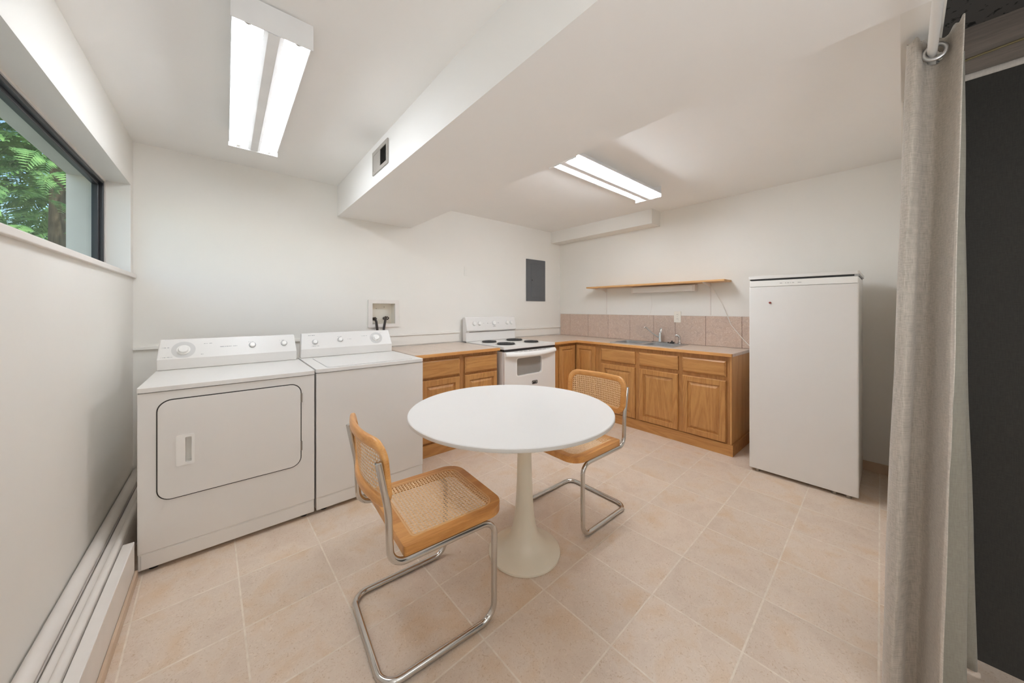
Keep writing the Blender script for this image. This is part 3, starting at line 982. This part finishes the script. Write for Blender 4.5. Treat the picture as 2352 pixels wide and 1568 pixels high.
# backguard
bg = MB()
prof = [(SD - .075, .8955), (SD - .068, 1.005), (SD - .098, 1.022), (SD - .062, 1.172), (SD - .048, 1.182), (SD, 1.176), (SD, .8955)]
n = len(prof)
bg.add([(-W2, y, z) for y, z in prof] + [(W2, y, z) for y, z in prof],
       [tuple(range(n))[::-1], tuple(range(n, 2 * n))] + [(i, (i + 1) % n, n + (i + 1) % n, n + i) for i in range(n)])
bg.build('backguard', M['appliance'], stove, bevel=.007, seg=3)
MB().box(-W2 + .045, W2 - .004, SD - .0755, SD - .069, 1.004, 1.012).build('backguard_seam', M['black'], stove)
a = Vector((0, SD - .098, 1.022)); bb = Vector((0, SD - .062, 1.172))
up = (bb - a).normalized(); nrm = Vector((0, -up.z, up.y))
for (x, r) in ((-.27, .0225), (-.195, .0225), (.025, .027), (.235, .0225), (.305, .0225)):
    p = a + up * .085 + nrm * .0005 + Vector((x, 0, 0))
    o_, i_ = ring(0, 0, r * 1.0, r * 1.16, 0, 0)
    MB().prism(o_, [i_], lambda u, w_, d_: tuple(p + Vector((u, 0, 0)) + up * w_ + nrm * d_), .0003, .0009).build('dial_ring', M['dial'], stove)
    kb = MB().cyl(p, nrm, r, .016, 24, r * .9).build('knob', M['knob'], stove, bevel=.002)
for (x, tt, w_, h_) in ((-.135, .085, .010, .004), (-.075, .08, .010, .010), (-.04, .083, .012, .004), (.07, .083, .01, .006), (.095, .08, .008, .012), (.005, .040, .04, .005)):
    q = [a + up * (tt + j) + nrm * .0008 + Vector((x + i, 0, 0)) for i, j in ((0, 0), (w_, 0), (w_, h_), (0, h_))]
    MB().add(q, [(0, 1, 2, 3)]).build('marking', M['print'], stove)
for (x, y, r) in ((-.19, .50, .082), (-.19, .20, .098), (.19, .50, .098), (.19, .20, .082)):
    bp = MB().lathe([(r + .014, .8953), (r + .014, .8975), (r + .008, .8985), (r, .896)], x, y, 32).build('drip_bowl', M['chrome'], stove)
    sp_ = []
    turns = 4
    for k in range(turns * 28 + 1):
        t = k / (turns * 28)
        rr2 = .018 + (r - .018) * t
        sp_.append((x + rr2 * math.cos(2 * PI * turns * t), y + rr2 * math.sin(2 * PI * turns * t), .9045))
    MB().sweep(sp_, .0075, 8).build('coil_burner', M['black'], stove)

# ------------------------------------------------------------------ fridge
fr_ = thing('refrigerator', 'white upright refrigerator standing by the curtain', 'fridge', (3.182, .190, 0), 0)
fr_.rotation_euler = (0, 0, math.radians(.8))
FW, FD, FH = .608, .575, 1.502
MB().box(.062, FD, .004, FW - .004, .035, FH).build('body', M['appliance'], fr_, bevel=.004)
MB().prism(rrect(0, .052, .0, FW, .010, 4), [], XY(0), .025, FH - .052).build('door', M['appliance'], fr_, bevel=.003)
MB().box(.052, .062, .012, FW - .012, .04, FH - .01).build('door_gasket', M['appliance_dark'], fr_)
trm = MB().box(.001, .052, .003, FW - .003, FH - .050, FH - .003)
trm = trm.build('door_trim', M['knob'], fr_, bevel=.004)
for y0, w_ in ((.33, .012), (.35, .004), (.36, .01), (.376, .006), (.29, .02), (.40, .014)):
    MB().box(-.0001, .0009, y0, y0 + w_, FH - .03, FH - .026).build('marking', M['print'], trm)
MB().box(.004, FD - .004, .006, FW - .006, FH + .0002, FH + .010).build('top_gap', M['black'], fr_)
MB().prism(rrect(-.004, FD + .008, -.004, FW + .004, .012, 4), [], XY(FH + .010), 0, .022).build('top_cover', M['appliance'], fr_, bevel=.006, seg=3)
MB().box(-.002, .03, -.002, .02, FH - .004, FH + .012).build('hinge_cover', M['print'], fr_, bevel=.003)
for x in (.03, FD - .05):
    for y in (.05, .12, FW - .05):
        MB().cyl((x, y, 0), (0, 0, 1), .016, .036, 14).build('foot', M['hinge'], fr_)
mg = MB().cyl((0, 0, 0), (-1, 0, 0), .0085, .010, 20, .0065)
o = mg.build('fridge_magnet', M['red'], None, bevel=.002)
o.location = (3.182 - math.sin(math.radians(.8)) * .473 - .001, .190 + .473, 1.327)
o.rotation_euler = (0, 0, math.radians(.8))
tag(o, 'tiny round dark red magnet on the upper fridge door', 'magnet')

# ------------------------------------------------------------------ shelf, under-shelf light, standards, cord
sh = thing('wall_shelf', 'long thin wooden shelf on the wall above the sink', 'shelf', (XR, 1.935, 1.55))
MB().box(-.215, -.002, -.815, .815, 0, .019).build('board', M['shelf_wood'], sh, bevel=.003)
for y in (2.575, 1.315):
    st_ = MB().box(-.008, -.0005, y - 1.935 - .0055, y - 1.935 + .0055, -.337, -.002)
    st_.build('standard', M['trim'], sh)
    br = MB().prism([(-.008, 0), (-.20, 0), (-.20, -.010), (-.06, -.03), (-.008, -.062)], [], lambda u, w_, d_: (u, d_, w_), y - 1.935 - .003, y - 1.935 + .003)
    br.box(-.2, -.008, y - 1.935 - .009, y - 1.935 + .009, -.004, -.0005)
    br.build('bracket', M['trim'], sh)
ul = thing('under_shelf_light', 'white unlit strip light mounted under the wall shelf', 'strip light', (XR, 1.81, 1.47))
MB().box(-.075, -.0005, -.37, .37, 0, .072).build('housing', M['trim'], ul, bevel=.005)
MB().box(-.079, -.0745, -.345, .345, .008, .058).build('diffuser', M['knob'], ul, bevel=.003)
cr = MB().sweep(fillet([(XR - .02, 1.302, 1.535), (XR - .03, 1.285, 1.50), (XR - .015, 1.20, 1.33), (XR - .022, 1.12, 1.12), (XR - .03, 1.02, .99), (XR - .03, .86, .80), (XR - .03, .7, .55)], .08, 6), .0035, 8)
tag(cr.build('power_cord', M['white_cord']), 'thin white cord running from the shelf down behind the fridge', 'cord')
pc = MB().sweep([(XR - .004, 1.95, 1.47), (XR - .005, 1.955, 1.42), (XR - .004, 1.95, 1.33), (XR - .012, 1.955, 1.25), (XR - .016, 1.99, 1.18)], .0011, 6)
tag(pc.build('pull_cord', M['white_cord']), 'very thin pale pull cord hanging from the strip light over the faucet', 'cord')
def outlet(loc, rotz, w_, h_, label, kind):
    t = thing('wall_outlet', label, 'outlet', loc, rotz, 'wall outlet plates')
    MB().prism(rrect(-w_ / 2, w_ / 2, -h_ / 2, h_ / 2, .006, 3), [], XZ(-.006), 0, .0055).build('cover_plate', M[kind], t, bevel=.002)
    for s in (-1, 1):
        r_ = MB().prism(rrect(-.016, .016, s * .024 - .014, s * .024 + .014, .006, 3), [], XZ(-.0085), 0, .0026).build('receptacle', M[kind], t)
        if kind == 'outlet':
            MB().box(-.007, -.005, -.0092, -.008, s * .024 - .002, s * .024 + .006).box(.005, .007, -.0092, -.008, s * .024 - .002, s * .024 + .006).build('slot', M['black'], r_)
    MB().cyl((0, -.006, 0), (0, -1, 0), .0025, .0015, 10).build('screw', M['hinge'] if kind == 'outlet' else M[kind], t)
outlet((XR - .0118, 1.647, 1.19), -PI / 2, .076, .125, 'cream outlet plate straddling the top of the tile backsplash', 'outlet')
outlet((2.194, YB, 1.73), 0, .074, .112, 'painted-over outlet plate on the wall above the stove', 'wall')

ep = thing('electrical_panel', 'dark grey electrical panel door on the back wall corner', 'electrical panel', (3.35, YB, 1.682))
MB().box(-.187, .187, -.012, -.0005, -.293, .293).build('trim_frame', M['panel_grey'], ep, bevel=.002)
pd = MB().box(-.10, .125, -.018, -.0125, -.235, .232).build('door', M['panel_grey'], ep, bevel=.003)
MB().cyl((-.085, -.018, .0), (0, -1, 0), .009, .004, 14).build('latch', M['black'], pd)

# ------------------------------------------------------------------ table
tb_ = thing('pedestal_table', 'round white pedestal table in the middle of the room', 'table', (1.203, 1.305, 0))
TZ, TR, TX, TY = .754, .531, 1.160 - 1.203, 1.362 - 1.305
MB().lathe([(.001, TZ - .001), (TR - .004, TZ - .0005), (TR - .0015, TZ - .0025)], TX, TY, 128).lathe([(.0011, TZ - .0012), (TR - .002, TZ - .0040)], TX, TY, 128)
top = MB().lathe([(TR - .012, TZ - .020), (TR - .003, TZ - .019), (TR, TZ - .016), (TR, TZ - .003), (TR - .003, TZ)], TX, TY, 128)
top.build('tabletop', M['table_top'], tb_)
MB().lathe([(TR + .0002, TZ - .0165), (TR + .0008, TZ - .015), (TR + .0008, TZ - .0045), (TR + .0002, TZ - .003)], TX, TY, 128).build('edge_band', M['table_edge'], tb_)
pr = [(.184, 0), (.188, .004), (.187, .012), (.172, .022), (.145, .030), (.118, .042), (.096, .06), (.08, .083), (.068, .112), (.058, .155), (.050, .21), (.044, .29), (.040, .38), (.037, .50), (.036, .62), (.037, .70), (.06, TZ - .022), (.06, TZ - .0202)]
MB().lathe(pr, n=64).build('pedestal', M['table_base'], tb_)

# ------------------------------------------------------------------ cane cantilever chairs
def make_chair(label, loc, rotz):
    T = thing('cantilever_chair', label, 'chair', loc, rotz, 'cane chairs at the round table')
    w, r = .2275, .0125
    side = [(-.236, w, .770), (-.204, w, .60), (-.197, w, .4115), (.224, w, .4115), (.222, w, r), (-.222, w, r)]
    pts = side + [(x, -y, z) for x, y, z in side[::-1]]
    path = fillet(pts, [.4, .058, .058, .062, .062, .062, .062, .058, .058, .4], 10)
    MB().sweep(path, r, 18).build('frame', M['chrome'], T, bevel=0)
    for s in (-1, 1):
        MB().lathe([(.0126, .768), (.0128, .772), (.010, .7745), (.0001, .775)], -.2365, s * w, 16).build('tube_cap', M['chrome'], T)
    # seat
    X0, X1, HW = -.152, .288, .232
    zb, zt = .4245, .458
    outer = rrect(X0, X1, -HW, HW, (.012, .085, .085, .012), 8)
    inner = rrect(X0 + .05, X1 - .045, -HW + .045, HW - .045, (.012, .05, .05, .012), 8)
    MB().prism(outer, [inner[::-1]], XY(0), zb, zt).build('seat_frame', M['seat_wood'], T, bevel=.006, seg=3)
    rim = rrect(X0 + .044, X1 - .039, -HW + .039, HW - .039, (.015, .055, .055, .015), 8)
    MB().sweep([(x, y, zt + .0002) for x, y in rim], .003, 8, closed=True, section=[(.0018 * math.cos(2 * PI * k / 8), .0035 * math.sin(2 * PI * k / 8)) for k in range(8)], up=(0, 0, 1)).build('cane_spline', M['cane_edge'], T)
    cn = MB()
    N = 16
    ax0, ax1, aw = X0 + .045, X1 - .040, HW - .040
    vs, fs = [], []
    for i in range(N + 1):
        for j in range(N + 1):
            u, v_ = i / N, j / N
            x, y = ax0 + (ax1 - ax0) * u, -aw + 2 * aw * v_
            # pull the front corners in so the sheet stays inside the rounded opening
            cut = max(0, (u - .86) / .14) * max(0, (abs(v_ - .5) - .36) / .14)
            x -= cut * .016
            y *= 1 - cut * .09
            sag = .006 * math.sin(PI * u) * math.sin(PI * v_)
            vs.append((x, y, zt - .001 - sag))
    for i in range(N):
        for j in range(N):
            k = i * (N + 1) + j
            fs.append((k, k + 1, k + N + 2, k + N + 1))
    cn.add(vs, fs, True)
    cn.build('seat_cane', M['cane'], T, uv=lambda p: (p.x, p.y))
    # curved back
    bw, z0, z1 = .238, .594, .838
    def bend(y, z):
        return -.186 - .045 * (1 - (y / bw) ** 2) - .10 * (z - .57) 
    cl = rrect(-bw + .02, bw - .02, z0 + .02, z1 - .02, .055, 8)
    # densify the straight runs
    dense = []
    for i, p in enumerate(cl):
        q = cl[(i + 1) % len(cl)]
        dist = math.hypot(q[0] - p[0], q[1] - p[1])
        m_ = max(1, int(dist / .025))
        for k in range(m_):
            dense.append((p[0] + (q[0] - p[0]) * k / m_, p[1] + (q[1] - p[1]) * k / m_))
    ring_ = [(bend(y, z), y, z) for y, z in dense]
    cy_, cz_ = 0, (z0 + z1) / 2
    sec = []
    for k in range(16):
        a_ = 2 * PI * k / 16
        ca, sa = math.cos(a_), math.sin(a_)
        sec.append((.0115 * math.copysign(abs(ca) ** .7, ca), .0195 * math.copysign(abs(sa) ** .7, sa)))
    MB().sweep(ring_, .01, closed=True, section=sec, up=(1, 0, 0)).build('back_frame', M['chair_wood'], T)
    bc = MB()
    vs, fs = [], []
    N = 20
    for i in range(N + 1):
        for j in range(13):
            y = (-bw + .034) + (2 * bw - .068) * i / N
            z = (z0 + .034) + (z1 - z0 - .068) * j / 12
            vs.append((bend(y, z) + .004, y, z))
    for i in range(N):
        for j in range(12):
            k = i * 13 + j
            fs.append((k, k + 1, k + 14, k + 13))
    bc.add(vs, fs, True)
    bc.build('back_cane', M['cane'], T, uv=lambda p: (p.y, p.z))
    return T
ch = make_chair('cane and chrome cantilever chair, nearest the camera, left of the table', (.632, 1.337, 0), math.radians(-3.5))
ch2 = make_chair('cane and chrome cantilever chair tucked behind the table, near the sink cabinet', (1.732, 1.385, 0), math.radians(180))

# ------------------------------------------------------------------ curtain, rod and the dark alcove
rd = MB().cyl((1.02, -.058, 2.062), (1, 0, 0), .0105, 1.07, 20)
tag(rd.build('curtain_rod', M['rod']), 'white round curtain rod under the header at the right', 'curtain rod')
cu = thing('curtain', 'beige linen grommet curtain gathered at the right of the room', 'curtain', (1.64, -.05, 0))
# plan of the folds (x, y) relative to the root, top and bottom
top_plan = [(-.045, -.064), (-.028, -.056), (.012, -.044), (.040, -.022), (.030, .002), (-.004, .012), (-.018, .026), (.002, .040), (.05, .030), (.10, -.01), (.13, -.05), (.17, -.08), (.22, -.05), (.26, .03), (.30, .035), (.34, -.04), (.37, -.088), (.41, -.07), (.43, -.04)]
bot_plan = [(-.055, -.024), (-.040, -.014), (.012, .0), (.052, .020), (.040, .046), (-.004, .058), (-.024, .074), (.0, .092), (.05, .085), (.10, .03), (.14, -.03), (.18, -.085), (.24, -.05), (.27, .06), (.31, .078), (.33, -.02), (.34, -.105), (.38, -.115), (.42, -.07)]
def catmull(P, m_):
    out_ = []
    for i in range(len(P) - 1):
        p0 = Vector(P[max(i - 1, 0)]); p1 = Vector(P[i]); p2 = Vector(P[i + 1]); p3 = Vector(P[min(i + 2, len(P) - 1)])
        for k in range(m_):
            t = k / m_
            out_.append(.5 * ((2 * p1) + (-p0 + p2) * t + (2 * p0 - 5 * p1 + 4 * p2 - p3) * t * t + (-p0 + 3 * p1 - 3 * p2 + p3) * t ** 3))
    out_.append(Vector(P[-1]))
    return out_
tp, bt = catmull(top_plan, 9), catmull(bot_plan, 9)
Z0, Z1 = .02, 2.112
zz_ = [Z0 + (1.99 - Z0) * k / 40 for k in range(40)] + [1.99 + (Z1 - 1.99) * k / 26 for k in range(27)]
NZ = len(zz_) - 1
vs, fs = [], []
for j, z in enumerate(zz_):
    t = (z - Z0) / (Z1 - Z0)
    for i, (a_, b_) in enumerate(zip(bt, tp)):
        p = a_.lerp(b_, t ** 1.1)
        wob = (.0025 * math.sin(9 * t + i * .28) + .0015 * math.sin(21 * t + i * .5)) * (1 - t ** 6)
        top_ = .007 * math.sin(i * .5 + .6) if j == NZ else 0
        vs.append((p.x + wob, p.y + wob * .6, z + top_ + (.008 * math.sin(i * .2) if j == 0 else 0)))
K_ = len(tp)
for j in range(NZ):
    for i in range(K_ - 1):
        k = j * K_ + i
        cy2, cz2 = (vs[k][1] + vs[k + K_ + 1][1]) / 2, (vs[k][2] + vs[k + K_ + 1][2]) / 2
        if math.hypot(cy2 + .014, cz2 - 2.060) < .0195 and i < 36: continue
        fs.append((k, k + 1, k + K_ + 1, k + K_))
cloth = MB().add(vs, fs, True)
arc = [0]
for i in range(1, K_):
    arc.append(arc[-1] + (bt[i] - bt[i - 1]).length)
fab = cloth.build('fabric', M['lining'], cu)
lay = fab.data.uv_layers.new(name='UVMap')
for lp in fab.data.loops:
    co = fab.data.vertices[lp.vertex_index].co
    lay.data[lp.index].uv = (co.y * 1.3 + co.x * .8, co.z)
sol = fab.modifiers.new('thickness', 'SOLIDIFY')
sol.thickness = .0022
fab.data.materials.append(M['curtain'])
sol.material_offset = 1
sol.material_offset_rim = 1
# stitched hem along the leading edge
hv, hf = [], []
HC = 19
for j in range(0, NZ + 1):
    for i in range(HC + 1):
        p = vs[j * K_ + i]
        hv.append((p[0] - .0028, p[1] - .0004, p[2] + .0004))
for j in range(NZ):
    for i in range(HC):
        k = j * (HC + 1) + i
        hf.append((k, k + 1, k + HC + 2, k + HC + 1))
hm = MB().add(hv, hf, True).build('hem', M['curtain_hem'], cu, uv=lambda p: (p.y * 1.3 + p.x * .8, p.z))
hs_ = hm.modifiers.new('thickness', 'SOLIDIFY')
hs_.thickness = .002
hs_.offset = 0
# grommets
for (gx_, gy_, face) in ((-.003, -.014, 0), (.108, -.008, 1), (.243, -.008, 2)):
    gp = []
    for k in range(28):
        a_ = 2 * PI * k / 28
        gp.append((gx_, gy_ + .0215 * math.cos(a_), 2.060 + .0215 * math.sin(a_)))
    MB().sweep(gp, .0058, 12, closed=True).build('grommet', M['steel'], cu)

# alcove beyond the curtain
struct(MB().box(2.085, 2.13, YF, -.085, 0, 2.128).build('wall_alcove', M['dark_cloth'], uv=lambda p: (p.y, p.z)), 'charcoal panel wall beyond the curtain')
hb = MB()
hb.add([(2.080, -.085, 2.128), (2.080, -2.2, 2.128), (2.070, -2.2, 2.150), (2.070, -.085, 2.150)], [(0, 1, 2, 3)])
hem = MB()
hp_ = []
for k in range(25):
    y = -.088 - 2.0 * k / 24
    hp_.append((2.078, y, 2.136 + .004 * math.sin(y * 7)))
hem.sweep(hp_, .01, 12, section=[(.006 * math.cos(2 * PI * k / 12), .012 * math.sin(2 * PI * k / 12)) for k in range(12)], up=(1, 0, 0))
tag(hem.build('fabric_hem', M['pale_cloth'], uv=lambda p: (p.y, p.z)), 'pale rolled hem along the top of the charcoal panel', 'hem')
struct(MB().box(2.085, 2.2, YF, -.085, 2.128, 2.318).build('trim_10', M['plank']), 'grey-brown bare plank above the charcoal panel')
struct(MB().box(1.4905, 2.2, YF, -.0805, 2.318, 2.36).build('trim_11', M['speckle']), 'dark speckled board over the alcove')
wr = MB().sweep([(2.078, -.09, 2.185), (2.078, -.16, 2.199), (2.077, -.27, 2.206), (2.078, -.6, 2.20), (2.078, -1.5, 2.19)], .0035, 8)
tag(wr.build('electric_wire', M['wire']), 'thin yellowish wire stapled along the bare plank', 'wire')
